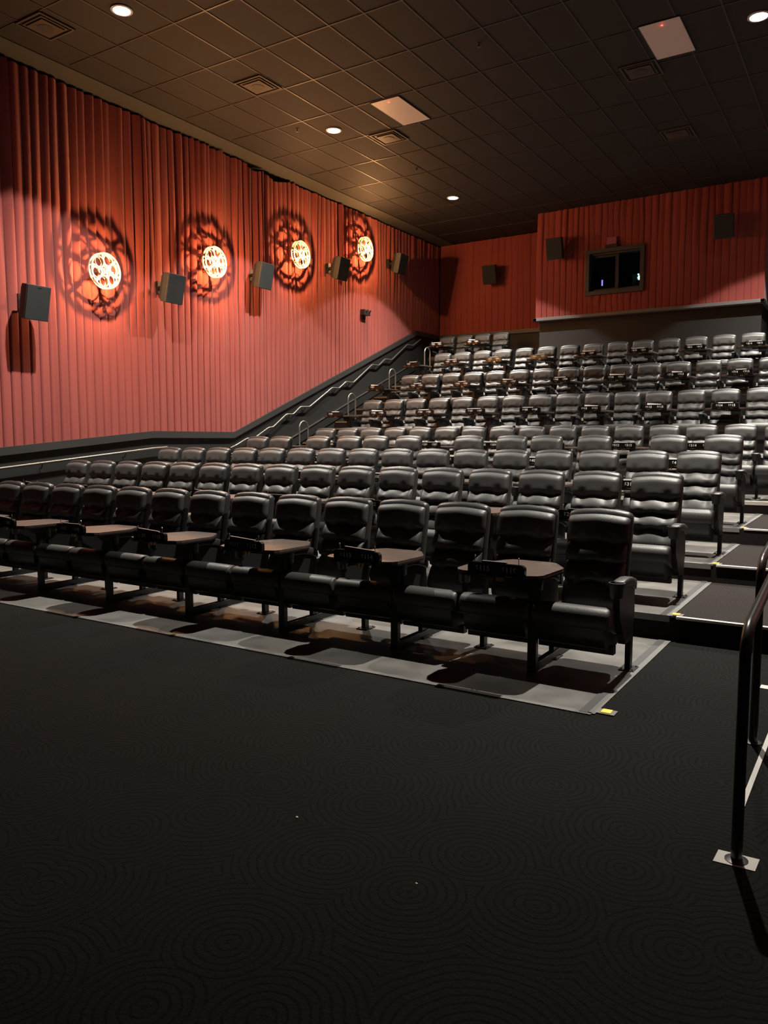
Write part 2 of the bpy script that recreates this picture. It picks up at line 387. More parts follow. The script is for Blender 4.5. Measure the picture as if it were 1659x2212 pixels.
# ------------------------------------------------------------------ seating decks
def deck(k):
    y0, z = tiers[k]
    y1 = tiers[k + 1][0] if k < 9 else YB
    return y0, y1, z
for k in range(1, 10):
    y0, y1, z = deck(k)
    zp = tiers[k - 1][1] if k > 1 else 0
    xl = XL + .90 if k <= 3 else (XL if k == 4 else XA)
    if k > 1:
        base = MB().box(xl, XR, y0, YB, zp - .02 if k > 4 else -.01, z - .004)
        struct(obj('floor_tier_%s' % ['', 'one', 'two', 'three', 'four', 'five', 'six', 'seven', 'eight', 'nine'][k], base, M['riser'], smooth=False), 'carpeted riser block of seating tier %d' % k, 'tier')
        xr0 = XS if k <= 4 else XR - 1.2
        o = struct(obj('floor_aisle', MB().box(xr0, XR, y0 + .01, y1, z - .02, z), M['treads'], smooth=False), 'carpeted aisle landing beside tier %d' % k, 'floor')
        struct(bevel(obj('trim_6', MB().box(xr0 + .03, XR, y0 - .016, y0 + .022, z - .018, z + .006), M['nosing'], smooth=False), .004), 'bright metal step nosing at tier %d' % k, 'trim')
    xr = XS if k <= 4 else XR - 1.2
    d = MB().box(xl if k > 1 else -10.88, xr - .10, y0, y1, z - .03 if k > 1 else .0, z + .004)
    struct(obj('floor_deck', d, M['concrete'], smooth=False), 'grey sealed concrete deck under seating row %d' % k, 'floor')
    if k > 1:
        d = MB().box(xl, xr - .02, y0 - .012, y0 + .03, z - .05, z + .008)
        struct(bevel(obj('trim_7', d, M['strip'] if k <= 4 else M['nosing'], smooth=False), .003), 'edge trim along the front of deck %d' % k, 'trim')
    else:
        struct(obj('trim_7', MB().box(-10.88, xr - .02, y0 - .03, y0 + .012, 0, .007), M['strip'], smooth=False), 'pale edge trim along the front row deck', 'trim')
    if k <= 4:
        s_ = MB().box(XS - .045, XS, y0 - .005, y1 - .03, z - .01, z + .007)
        struct(obj('trim_8', s_, M['strip'], smooth=False), 'pale rubber edging beside the aisle on tier %d' % k, 'trim')
        s_ = MB().box(XS - .10, XS - .045, y0 - .01, y1, z - .01, z + .009)
        struct(obj('trim_9', s_, M['stripdark'], smooth=False), 'dark rubber edging beside the deck on tier %d' % k, 'trim')
# cross aisle level beside tier 4 (left of row 4) already in deck 4; ramp up the left wall
rp = [(4.0, 0)] + [(4.0, .015), (10.284, .597), (10.60, .597), (10.60, 0)]
struct(obj('floor_ramp', MB().prism(rp, 'x', XL, XL + .90), M['carpet'], smooth=False), 'carpeted ramp along the left wall', 'ramp')
# stairs in the left aisle
st = MB(); ns = MB()
N = 17
for j in range(N):
    ya = 12.65 + .45 * j; za = .597 + (3.56 - .597) / N * (j + 1)
    st.box(XL, XA, ya, YB, za - .20, za)
    ns.box(XL + .04, XA - .02, ya - .012, ya + .05, za - .035, za + .004)
struct(obj('floor_stairs', st, M['riser'], smooth=False), 'carpeted stairs along the left wall', 'stairs')
struct(obj('trim_10', ns, M['tan'], smooth=False), 'left aisle stair nosings with warm light put into their tan colour', 'trim')
sk = [(12.3, .95), (20.5, 4.10), (20.5, 3.75), (12.3, .60)]
sk = [(y, 1.756 + (y - 14.44) * .386) for y in (12.4, 20.3)]
pl = sk + [(20.3, sk[1][1] - .25), (12.4, sk[0][1] - .25)]
struct(obj('baseboard_left', MB().prism(pl, 'x', XL + .02, XL + .055), M['wallblack'], smooth=False), 'skirt board climbing beside the left stairs', 'baseboard')
pl = sk + [(20.3, sk[1][1] - .022), (12.4, sk[0][1] - .022)]
struct(obj('trim_11', MB().prism(pl, 'x', XL + .05, XL + .075), M['railsteel'], smooth=False), 'thin metal edge on the stair skirt board', 'trim')

# ------------------------------------------------------------------ chair
def lerp_tab(tab, t):
    for (a, va), (b_, vb) in zip(tab, tab[1:]):
        if t <= b_: return va + (vb - va) * max(0, (t - a)) / (b_ - a)
    return tab[-1][1]
FRONT = [(.40, -.195), (.50, -.215), (.62, -.195), (.77, -.152), (.915, -.110), (1.05, -.086), (1.165, -.075)]
def backrest_mesh():
    mb = MB()
    seams = [.405, .628, .775, .920, 1.150]
    nx = 24
    def scal(x): return .020 * (1 - math.cos(2 * PI * (x + .125) / .25)) / 2
    rows = []
    for b_ in range(4):
        nv = 10 if b_ < 3 else 12
        for i in range(nv):
            v = i / nv
            rows.append((b_, v))
    rows.append((3, 1.0))
    grid = []
    for (b_, v) in rows:
        row = []
        for i in range(nx + 1):
            u = -1 + 2 * i / nx
            hw = .236 if b_ == 3 else .230
            x = hw * math.copysign(1 - (1 - abs(u)) ** 1.25, u) if abs(u) > 0 else 0
            def sz(k):
                if k == 4: return seams[4] - .45 * x * x
                if k == 0: return seams[0]
                return seams[k] - .010 + scal(x) * (.9 if k < 4 else 0)
            z = sz(b_) * (1 - v) + sz(b_ + 1) * v
            if b_ < 3: puff = .058 * (math.sin(PI * min(1, max(0, v)) ** .66) ** .6 if 0 < v < 1 else 0)
            else: puff = .046 * (math.sin(PI * min(.5, v / .5)) ** .6) if v > 0 else 0
            if b_ == 3 and v > .45:
                puff = .046 * math.sqrt(max(0, 1 - ((v - .45) / .55) ** 3.2)) - .050 * max(0, (v - .72) / .28) ** 2.2
            # button pinches near the seams
            for bx in (-.125, .125):
                dist = math.hypot((x - bx) / .036, 0)
                if v < .45 and b_ > 0: puff *= 1 - .7 * math.exp(-dist * dist) * (1 - v / .45)
                if v > .55 and b_ < 3: puff *= 1 - .7 * math.exp(-dist * dist) * ((v - .55) / .45)
            edge = .040 * abs(u) ** 9
            y = lerp_tab(FRONT, z) - puff + edge
            row.append((x, y, z))
        grid.append(row)
    n = nx + 1; v = [p for r in grid for p in r]; f = []
    m = len(grid)
    for j in range(m - 1):
        for i in range(nx): f.append((j * n + i, j * n + i + 1, (j + 1) * n + i + 1, (j + 1) * n + i))
    # rear sheet
    o = len(v)
    for r in grid:
        for p in r: v.append((p[0], lerp_tab(FRONT, p[2]) + .055, p[2]))
    for j in range(m - 1):
        for i in range(nx): f.append((o + j * n + i, o + (j + 1) * n + i, o + (j + 1) * n + i + 1, o + j * n + i + 1))
    for j in range(m - 1):
        f.append((j * n, (j + 1) * n, o + (j + 1) * n, o + j * n)); f.append((j * n + nx, o + j * n + nx, o + (j + 1) * n + nx, (j + 1) * n + nx))
    for i in range(nx):
        f.append((i, o + i, o + i + 1, i + 1)); a = (m - 1) * n
        f.append((a + i, a + i + 1, o + a + i + 1, o + a + i))
    mb.add(v, f); return mb
def shell_mesh():
    s = []
    for z, hx, yc, hy in [(.33, .19, -.13, .035), (.36, .21, -.13, .05), (.50, .238, -.125, .055), (.70, .244, -.105, .058), (.90, .243, -.065, .058), (1.05, .244, -.035, .058), (1.12, .243, -.025, .056), (1.15, .243, -.022, .050), (1.168, .232, -.022, .036), (1.176, .21, -.022, .018)]:
        s.append((z, 0, yc, hx, hy))
    return MB().loft(s, 'z', 32, 5, arch=.5)
def seat_mesh():
    # tipped-up cushion: rounded nose on top, underside facing the screen
    sec = [(-.335, .335), (-.40, .385), (-.47, .430), (-.53, .478), (-.575, .515), (-.61, .532), (-.65, .538), (-.69, .528), (-.718, .502), (-.728, .468), (-.722, .425), (-.71, .39), (-.60, .36), (-.45, .31), (-.36, .29)]
    xs = [(-.282, .80), (-.279, .90), (-.270, .965), (-.25, .995), (-.12, 1.0), (0, 1.004), (.12, 1.0), (.25, .995), (.270, .965), (.279, .90), (.282, .80)]
    cy, cz = -.60, .43; n = len(sec); v = []
    for x, k in xs:
        for (y, z) in sec: v.append((x * (1.0 if y < -.5 else .93), cy + (y - cy) * k, cz + (z - cz) * k))
    m = len(xs)
    f = [(i * n + j, i * n + (j + 1) % n, (i + 1) * n + (j + 1) % n, (i + 1) * n + j) for i in range(m - 1) for j in range(n)]
    f += [tuple(range(n))[::-1], tuple(range((m - 1) * n, m * n))]
    return MB().add(v, f)
def pan_mesh():
    sec = [(-.715, .42), (-.70, .33), (-.66, .255), (-.58, .225), (-.42, .215), (-.30, .24), (-.28, .33), (-.45, .34), (-.60, .40)]
    return MB().prism(sec, 'x', -.245, .245)
def armpad_mesh():
    s = []
    for y, zc, hz in [(-.17, .628, .030), (-.19, .645, .040), (-.27, .672, .036), (-.36, .686, .032), (-.44, .688, .028), (-.50, .684, .026), (-.52, .682, .020)]:
        s.append((y, 0, zc, .043 if y not in (-.17, -.52) else .036, hz))
    return MB().loft(s, 'y', 20, 5)
def cup_mesh():
    return MB().lathe([(.030, .592), (.043, .60), (.050, .688), (.057, .694), (.057, .705), (.048, .706), (.045, .69), (.037, .61), (.002, .606)], (0, -.555, 0), 24)
def side_mesh():
    p = [(-.18, .64), (-.52, .665), (-.56, .60), (-.545, .45), (-.50, .40), (-.45, .31), (-.40, .255), (-.27, .235), (-.20, .27), (-.165, .42)]
    return MB().prism(p, 'x', -.024, .024)
def leg_mesh():
    return MB().box(-.020, .020, -.235, -.175, .008, .30).box(-.026, .026, -.40, -.20, .235, .275)
def foot_mesh():
    m = MB().box(-.055, .055, -.27, -.12, 0, .010)
    for xx, yy in ((-.04, -.25), (.04, -.25), (-.04, -.14), (.04, -.14)): m.lathe([(.007, .010), (.007, .017)], (xx, yy, 0), 8)
    return m
ME = {'backrest': backrest_mesh().mesh('backrest', M['leather'], True, 1.6),
      'back_shell': shell_mesh().mesh('back_shell', M['shell'], True, 1.0),
      'seat': seat_mesh().mesh('seat', M['leather'], True, 1.4),
      'seat_pan': pan_mesh().mesh('seat_pan', M['plastic'], True, 1.0),
      'arm_pad': armpad_mesh().mesh('arm_pad', M['arm'], True, 1.2),
      'cup_holder': cup_mesh().mesh('cup_holder', M['plastic'], True, 1.0),
      'armrest': side_mesh().mesh('armrest', M['plastic'], False),
      'leg': leg_mesh().mesh('leg', M['blackmetal'], False),
      'foot_plate': foot_mesh().mesh('foot_plate', M['blackmetal'], False)}
def side_unit(parent, x):
    a = obj('armrest', ME['armrest'], None, parent, (x, 0, 0))
    obj('arm_pad', ME['arm_pad'], None, a); obj('cup_holder', ME['cup_holder'], None, a)
    l = obj('leg', ME['leg'], None, parent, (x, 0, 0)); obj('foot_plate', ME['foot_plate'], None, l)
Q = .5885
ME['support_beam'] = MB().box(-Q / 2, Q / 2 - .03, -.52, -.46, .175, .235).mesh('support_beam', M['blackmetal'], False)
def make_chair(left=False):
    c = thing('theatre_seat', '', 'seat')
    for k in ('seat', 'seat_pan', 'backrest', 'back_shell', 'support_beam'): obj(k, ME[k], None, c)
    side_unit(c, Q / 2 - .008)
    if left: side_unit(c, -Q / 2 + .008)
    return c
proto = {False: make_chair(False), True: make_chair(True)}
used = {False: False, True: False}
ORD = ['', 'first', 'second', 'third', 'fourth', 'fifth', 'sixth', 'seventh', 'eighth', 'ninth', 'tenth', 'eleventh', 'twelfth', 'thirteenth', 'fourteenth', 'fifteenth', 'sixteenth', 'seventeenth', 'eighteenth']
ROWN = {1: 'front row', 2: 'second row', 3: 'third row', 4: 'fourth row', 5: 'fifth row', 6: 'sixth row', 7: 'seventh row', 8: 'eighth row', 9: 'short back corner row'}
LOOK = {1: 'dark shaded back', 2: 'headrest catching light', 3: 'rounded headrest showing', 4: 'widely spaced row', 5: 'low in view', 6: 'grey tufted back', 7: 'grey tufted back', 8: 'tufted back against charcoal wall', 9: 'dim tufted back'}
rows = {1: (-1.787, 5.972, [-i for i in range(16)]),
        2: (-1.8205, 7.885, [-i for i in range(16)]),
        3: (-1.7838, 9.738, [-i for i in range(16)]),
        5: (-1.8978, 13.710, [2 - i for i in range(17)]),
        6: (-1.8299, 15.469, [2 - i for i in range(17)]),
        7: (-2.456, 17.257, [3 - i for i in range(17)]),
        8: (-2.4607, 19.013, [3 - i for i in range(17)])}
seatx = {}
for r_, (x0, yy, idx) in rows.items(): seatx[r_] = [x0 + Q * i for i in idx]
seatx[4] = [-1.791, -2.505, -3.559, -4.294, -4.861, -5.598, -6.725, -7.381, -7.943, -8.629, -9.503, -10.071]
rowy = {r_: v[1] for r_, v in rows.items()}; rowy[4] = 11.45
seatx[9] = [-9.19, -9.76, -10.33, -10.90]; rowy[9] = 20.77
rowz = {k: tiers[k][1] for k in range(1, 10)}
lift = {1: .02, 2: 0, 3: 0, 4: 0, 5: -.01, 6: 0, 7: 0, 8: 0, 9: -.02}
for r_ in range(1, 10):
    xs = seatx[r_]; n = len(xs)
    for i, x in enumerate(xs):
        lone = (i == n - 1) or (xs[i] - xs[i + 1] > .70)
        if used[lone]: c = copy_tree(proto[lone])
        else: c = proto[lone]; used[lone] = True
        c.location = (x, rowy[r_], rowz[r_] + .004)
        # the seats are individually a hair out of true
        rr = random.Random(r_ * 100 + i); c.rotation_euler = (0, 0, rr.uniform(-.012, .012))
        if 5 <= r_ <= 8:
            where = '%s seat from left end of the %s' % (ORD[n - i], ROWN[r_])
        elif r_ == 1 and i: where = '%s seat from right end of the %s' % (ORD[i + 1], ROWN[r_])
        elif i == 0: where = 'aisle-end seat at right end of the %s' % ROWN[r_]
        elif i == n - 1: where = 'last seat at left end of the %s' % ROWN[r_]
        elif i <= n // 2: where = '%s seat from right end of the %s' % (ORD[i + 1], ROWN[r_])
        else: where = '%s seat from left end of the %s' % (ORD[n - i], ROWN[r_])
        c['label'] = 'black leather theatre seat, %s, %s' % (where, LOOK[r_]) if len(('black leather theatre seat, %s, %s' % (where, LOOK[r_])).split()) <= 16 else 'black leather theatre seat, %s' % where
        c['category'] = 'seat'
        c['group'] = 'theatre seats in the ' + ROWN[r_]

# ------------------------------------------------------------------ swivel tables with seat numbers
TOP = [(-.42, -.955), (-.475, -.93), (-.508, -.86), (-.512, -.71), (-.36, -.335), (-.31, -.277), (-.007, -.272), (.045, -.30), (.165, -.48), (.172, -.53), (.156, -.87), (.13, -.915), (.055, -.950)]
tm = MB().prism(TOP, 'z', .742, .762)
TM = {'table_top': tm.mesh('table_top', M['tabletop'], False)}
e = MB(); TM['edge_band'] = None
inner = [(px * .995 - .0008, py * .995 - .003) for px, py in TOP]
e.prism([((px + .17) * 1.004 - .17, (py + .62) * 1.004 - .62) for px, py in TOP], 'z', .728, .7425)
TM['edge_band'] = e.mesh('edge_band', M['tableedge'], False)
pm = MB().box(-.030, .036, -.675, -.630, .0, .70)
pm.prism([(-.66, .64), (-.60, .70), (-.60, .728), (-.72, .728), (-.72, .70)], 'x', -.10, .06)
TM['post'] = pm.mesh('post', M['blackmetal'], False)
TM['arm'] = MB().box(-.22, .02, -.70, -.62, .712, .73).mesh('swivel_arm', M['blackmetal'], False)
rl = MB().box(-.028, .028, -.66, .12, .004, .014).box(-.028, -.020, -.66, .12, .014, .060).box(.020, .028, -.66, .12, .014, .060)
TM['base_rail'] = rl.mesh('base_rail', M['blackmetal'], False)
def round_rect(w, h, r, cx=0, cz=0, n=5):
    p = []
    for sx, sz, a0 in ((1, 1, 0), (-1, 1, 90), (-1, -1, 180), (1, -1, 270)):
        for k in range(n + 1):
            a = math.radians(a0 + 90 * k / n); p.append((cx + sx * (w / 2 - r) + r * math.cos(a), cz + sz * (h / 2 - r) + r * math.sin(a)))
    return p
SX = -.145
TM['foot'] = MB().box(-.032, .038, -.677, -.628, .0, .04).mesh('post_foot', M['blackmetal'], False)
TM['number_sign'] = MB().prism(round_rect(.43, .092, .03, SX, .792), 'y', -1.0, -.965).mesh('number_sign', M['signblack'], False)
TM['pin'] = MB().lathe([(.0028, .835), (.0028, .876), (.005, .878), (.005, .886), (.002, .888)], (0, -.983, 0), 10).mesh('pin', M['chrome'])
TM['brass_strip'] = MB().box(-.026, .026, -1.003, -.998, .7485, .754).mesh('brass_strip', M['brass'], False)
TM['clip'] = MB().box(-.022, -.010, -.99, -.955, .712, .748).box(.010, .022, -.99, -.955, .712, .748).mesh('brass_clip', M['brass'], False)
def text_mesh(s, size):
    cu = bpy.data.curves.new('digits', 'FONT'); cu.body = s; cu.size = size; cu.extrude = .0008; cu.offset = .0012
    cu.align_x = 'CENTER'; cu.align_y = 'CENTER'; cu.space_character = 1.08
    o = bpy.data.objects.new('tmp', cu); COL.objects.link(o)
    bpy.context.view_layer.update()
    me = bpy.data.meshes.new_from_object(o.evaluated_get(bpy.context.evaluated_depsgraph_get()))
    bpy.data.objects.remove(o); bpy.data.curves.remove(cu)
    me.materials.clear(); me.materials.append(M['digit']); return me
def make_table(x, r_, nums, card):
    names = ' and '.join(nums); up = .034 if r_ >= 5 else (.012 if r_ > 1 else 0)
    t = thing('swivel_table', 'brown topped swivel table with seat sign %s in the %s' % (names, ROWN[r_]) if nums[0] else 'brown topped swivel table in the %s' % ROWN[r_], 'table', (x, rowy[r_], rowz[r_] + .004 + up), (0, 0, 0), 'swivel tables in the ' + ROWN[r_])
    obj('post', TM['post'], None, t)
    b_ = obj('base_rail', TM['base_rail'], None, t, (0, 0, -up))
    if up: obj('post_foot', TM['foot'], None, b_)
    obj('swivel_arm', TM['arm'], None, t)
    tt = obj('table_top', TM['table_top'], None, t); obj('edge_band', TM['edge_band'], None, tt)
    s = obj('number_sign', TM['number_sign'], None, t)
    for dx in (-.165, .165): obj('pin', TM['pin'], None, s, (SX + dx, 0, 0))
    obj('brass_clip', TM['clip'], None, s, (SX + .02, 0, 0))
    for i, nm in enumerate(nums):
        dx = (-.10, .10)[i] if len(nums) == 2 else -.10
        obj('brass_strip', TM['brass_strip'], None, s, (SX + dx, 0, 0))
        if nm:
            d = obj('digits', text_mesh(nm, .052), None, s, (SX + dx, -1.001, .797), (PI / 2, 0, 0))
    rr = random.Random(int(x * 1000) + r_)
    if card:
        w = rr.uniform(.09, .15); off = rr.uniform(-.05, .03)
        cm = MB().box(-w, w, -.008, .012, 0, .012)
        if rr.random() < .4: cm = MB().prism([(-w, 0), (w, 0), (w, .010), (-w, .028)], 'y', -.008, .012)
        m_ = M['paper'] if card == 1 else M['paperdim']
        c = obj('order_card', cm, m_, smooth=False)
        c.location = (x + SX + off, rowy[r_] - .985, rowz[r_] + .8425 + up)
        tag(c, '%s order card lying on top of seat sign %s' % ('white' if card == 1 else 'grey', names), 'card', 'order cards on the seat signs')
    return t
def mid(r_, k): return None
T = []
def pairrow(r_, first, last, xlast, card, mirror=None):
    """tables at pairs ending at number last (right), stepping left"""
    n = last; x = xlast
    while n - 1 >= first:
        T.append((x, r_, ('6%d%02d' % (r_, n - 1), '6%d%02d' % (r_, n)), card)); n -= 2; x -= 2 * Q
    if n == first and first == 1:
        T.append((x + .02, r_, ('6%d01' % r_,), card))
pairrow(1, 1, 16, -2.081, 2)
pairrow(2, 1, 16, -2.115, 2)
pairrow(3, 1, 16, -2.078, 1)
pairrow(5, 1, 15, -2.192, 1)
pairrow(6, 1, 15, -2.124, 1)
pairrow(7, 1, 15, -2.162, 1)
pairrow(8, 1, 15, -2.166, 1)
for x, nm in ((-2.148, ('6410', '6411')), (-4.08, ('6408', '6409')), (-5.23, ('6406', '6407')), (-7.66, ('6403', '6404')), (-9.79, ('6401', '6402'))): T.append((x, 4, nm, 1))
T.append((-9.475, 9, ('6903', '6904'), 1)); T.append((-10.615, 9, ('6901', '6902'), 1))
for a in T: make_table(*a)

# ------------------------------------------------------------------ wall speakers
def make_speaker():
    s = thing('wall_speaker', '', 'speaker')
    # faces -Y, origin at the wall bracket
    sec = [(.0, 0, 0, .13, .20), (-.02, 0, 0, .14, .215), (-.16, 0, 0, .205, .262), (-.30, 0, 0, .212, .268)]
    cab = MB()
    def ring(y, hx, z0, z1): return [(-hx, y, z0), (hx, y, z0), (hx, y, z1), (-hx, y, z1)]
    R = [ring(0, .12, -.20, .20), ring(-.15, .205, -.262, .262), ring(-.29, .210, -.268, .268)]
    v = [p for q in R for p in q]; f = [(0, 1, 2, 3), (11, 10, 9, 8)]
    for i in range(2):
        for k in range(4): f.append((i * 4 + k, i * 4 + (k + 1) % 4, (i + 1) * 4 + (k + 1) % 4, (i + 1) * 4 + k))
    cab.add(v, f)
    tilt = (math.radians(13), 0, 0)
    c = bevel(obj('cabinet', cab, M['speaker'], s, (0, -.16, 0), tilt, smooth=False), .008)
    gr = MB().box(-.200, .200, -.302, -.288, -.258, .258)
    obj('grille', gr, M['grille'], c, smooth=False)
    obj('name_badge', MB().box(-.03, .03, -.305, -.301, .232, .244), M['cap'], c, smooth=False)
    br = MB().box(-.05, .05, -.02, .05, -.12, .12).box(-.02, .02, -.2, 0, -.03, .03).box(-.16, -.13, -.3, -.26, -.30, -.2).box(.13, .16, -.3, -.26, -.30, -.2)
    obj('bracket', MB().box(-.05, .05, -.02, .06, -.12, .12).box(-.02, .02, -.17, 0, -.03, .03), M['blackmetal'], s, smooth=False)
    return s
sp = make_speaker(); first = True
SPK = [(XL + .07, 7.66, 3.90, PI / 2, 'black wall speaker nearest the front of left curtain, lowest of the five'),
       (XL + .07, 10.53, 4.57, PI / 2, 'black wall speaker between the first and second film reel lamps'),
       (XL + .07, 13.11, 5.25, PI / 2, 'black wall speaker between the second and third film reel lamps'),
       (XL + .07, 15.97, 5.91, PI / 2, 'black wall speaker between the third and fourth film reel lamps'),
       (XL + .07, 18.78, 6.54, PI / 2, 'black wall speaker beyond the fourth film reel lamp, near the back corner'),
       (-9.87, YB - .05, 6.55, 0, 'black speaker on the dark recessed back curtain left of booth wall'),
       (-7.30, 20.10, 6.63, 0, 'black speaker on booth wall left of the projection window'),
       (-3.27, 20.10, 6.62, 0, 'black speaker on booth wall right of the projection window')]
for x, y, z, rz, lab in SPK:
    s = sp if first else copy_tree(sp); first = False
    s.location = (x, y, z); s.rotation_euler = (0, 0, rz); s['label'] = lab; s['category'] = 'speaker'; s['group'] = 'wall speakers'

# ------------------------------------------------------------------ film reel lamps
def circle_pts(cx, cy, r, n, a0=0): return [(cx + r * math.cos(a0 + 2 * PI * k / n), cy + r * math.sin(a0 + 2 * PI * k / n)) for k in range(n)]
def plate_mesh(name):
    m = MB()
    def ring(cx, cy, ro, ri, n=40, h=.005):
        m.lathe([(ro, -h), (ro, h), (ri, h), (ri, -h)], (cx, cy, 0), n, 'z', closed=True)
    ring(0, 0, .305, .282, 72, .009)
    ring(0, 0, .092, .080, 40, .007)
    m.lathe([(.055, -.006), (.055, .006)], (0, 0, 0), 28)
    for k in range(6):
        a = 2 * PI * k / 6 + .26
        ring(.188 * math.cos(a), .188 * math.sin(a), .092, .084, 36, .005)
        a += PI / 6
        c, q = math.cos(a), math.sin(a); w = .0085
        P = [(.04 * c - w * q, .04 * q + w * c), (.04 * c + w * q, .04 * q - w * c), (.285 * c + w * 1.9 * q, .285 * q - w * 1.9 * c), (.285 * c - w * 1.9 * q, .285 * q + w * 1.9 * c)]
        m.prism(P, 'z', -.004, .004)
    return m.mesh(name, M['reelwhite'], True, .6)
PLATE = plate_mesh('reel_plate')
def make_reel():
    # local +X points away from the wall
    s = thing('film_reel_lamp', '', 'wall lamp')
    h = obj('reel_housing', MB().lathe([(.06, -.03), (.06, 0), (.022, .01), (.022, .345), (.03, .35), (.03, .375), (.012, .38)], (0, 0, 0), 20, 'x'), M['reelwhite'], s)
    obj('reel_plate', PLATE, None, s, (.262, 0, 0), (PI / 2, 0, PI / 2))
    obj('reel_plate', PLATE, None, s, (.335, 0, 0), (PI / 2, 0, PI / 2))
    obj('lamp_stem', MB().tube([(.37, 0, 0), (.42, 0, -.045), (.487, 0, -.06)], .005, 10), M['brass'], s)
    bu = obj('bulb', MB().lathe([(.002, -.014), (.009, -.011), (.013, -.005), (.014, .0), (.013, .005), (.009, .011), (.002, .014)], (.50, 0, -.06), 12, 'x'), M['bulb'], s)
    return s
reel = make_reel(); first = True
RE = [(XL + .03, 9.09, 4.60, 0, 'film reel lamp nearest the front of left curtain, largest in view'),
      (XL + .03, 11.75, 5.245, 0, 'second film reel lamp along the left curtain, between two speakers'),
      (XL + .03, 14.52, 5.93, 0, 'third film reel lamp along the left curtain'),
      (XL + .03, 17.20, 6.59, 0, 'fourth film reel lamp, smallest in view, above the wall camera')]
for x, y, z, rz, lab in RE:
    s = reel if first else copy_tree(reel); first = False
    s.location = (x, y, z); s.rotation_euler = (0, 0, rz); s['label'] = lab; s['category'] = 'wall lamp'; s['group'] = 'film reel lamps'

# wall camera
cam_ = thing('emergency_light', 'small black emergency light box on left curtain below the fourth reel lamp', 'emergency light', (XL + .03, 17.55, 5.03))
bevel(obj('body', MB().box(0, .16, -.17, .10, -.06, .09), M['plastic'], cam_, smooth=False), .01)
obj('mount', MB().box(0, .05, -.12, .02, -.19, -.06), M['blackmetal'], cam_, smooth=False)
for yy, zz in ((-.10, .055), (.06, .055)):
    obj('lamp_head', MB().lathe([(.012, .155), (.026, .16), (.026, .19), (.014, .195)], (0, yy, zz), 14, 'x'), M['chrome'], cam_)

# ------------------------------------------------------------------ ceiling fixtures
def spot(x, y, power, size, blend, col=(1, .93, .83)):
    l = bpy.data.lights.new('downlight_beam', 'SPOT'); l.energy = power; l.spot_size = math.radians(size); l.spot_blend = blend
    l.shadow_soft_size = .045; l.color = col
    l.use_nodes = True; nt = l.node_tree; em = nt.nodes['Emission']
    tc = nt.nodes.new('ShaderNodeTexCoord'); sp_ = nt.nodes.new('ShaderNodeSeparateXYZ'); ab = nt.nodes.new('ShaderNodeMath'); ab.operation = 'ABSOLUTE'
    pw = nt.nodes.new('ShaderNodeMath'); pw.operation = 'POWER'; pw.inputs[1].default_value = 4.4
    nt.links.new(tc.outputs['Normal'], sp_.inputs[0]); nt.links.new(sp_.outputs['Z'], ab.inputs[0]); nt.links.new(ab.outputs[0], pw.inputs[0]); nt.links.new(pw.outputs[0], em.inputs['Strength'])
    o = bpy.data.objects.new('downlight_beam', l); COL.objects.link(o); return o
def make_down():
    s = thing('downlight', '', 'ceiling light')
    obj('trim_ring', MB().lathe([(.150, 0), (.150, -.012), (.118, -.016), (.112, .02), (.118, .03), (.145, .005)], (0, 0, 0), 32, closed=True), M['white'], s)
    obj('lens', MB().lathe([(.116, -.004), (.116, .003), (.02, .003), (.02, -.010), (.06, -.009)][0:2], (0, 0, 0), 32), M['lampglow'], s)
    return s
dn = make_down(); first = True
DL = [(-9.18, 7.71, 1.0, 'bright round ceiling downlight at upper left, nearest the viewer'), (-9.18, 12.70, 1.0, 'bright round ceiling downlight in middle of left line, near white light panel'),
      (-9.18, 17.68, 1.0, 'bright round ceiling downlight farthest back on the left line'), (-1.74, 12.60, 1.0, 'bright round ceiling downlight cut by upper right edge of the photo'),
      (-1.74, 17.60, 1.0, 'round ceiling downlight above the back rows at right edge'), (-1.74, 7.70, 1.0, 'round ceiling downlight over the front right aisle')]
for x, y, p, lab in DL:
    s = dn if first else copy_tree(dn); first = False
    s.location = (x, y, ZC - .001); s['label'] = lab; s['category'] = 'ceiling light'; s['group'] = 'ceiling downlights'
    o = spot(x, y, 5600 * p, 105, .10); o.location = (x, y, ZC - .03); o.parent = None
def panel(x0, x1, y0, y1, lab):
    s = thing('troffer_panel', lab, 'light panel', ((x0 + x1) / 2, (y0 + y1) / 2, ZC), (0, 0, 0), 'unlit troffer panels')
    a, b_ = (x1 - x0) / 2, (y1 - y0) / 2
    obj('lens', MB().box(-a + .012, a - .012, -b_ + .012, b_ - .012, -.011, -.003), M['acrylic'], s, smooth=False)
    fr = MB().box(-a, a, -b_, -b_ + .012, -.013, 0).box(-a, a, b_ - .012, b_, -.013, 0).box(-a, -a + .012, -b_, b_, -.013, 0).box(a - .012, a, -b_, b_, -.013, 0)
    obj('frame', fr, M['cap'], s, smooth=False)
    obj('red_dot', MB().lathe([(.008, -.016), (.016, -.012)], (0.02, -b_ + .13, 0), 16), M['reddot'], s)  # small glowing red dot on the panel lens
    l = bpy.data.lights.new('red_dot_light', 'POINT'); l.energy = .045; l.color = (1, .02, .02); l.shadow_soft_size = .005
    o = bpy.data.objects.new('red_dot_light', l); COL.objects.link(o); o.location = ((x0 + x1) / 2 + .02, y0 + .13, ZC - .045)
panel(-3.26, -2.67, 11.98, 13.14, 'white unlit ceiling panel with red dot near upper right of photo')
panel(-8.22 + .29, -7.63 + .29, 12.06, 13.22, 'white unlit ceiling panel with red dot near the middle left downlight')
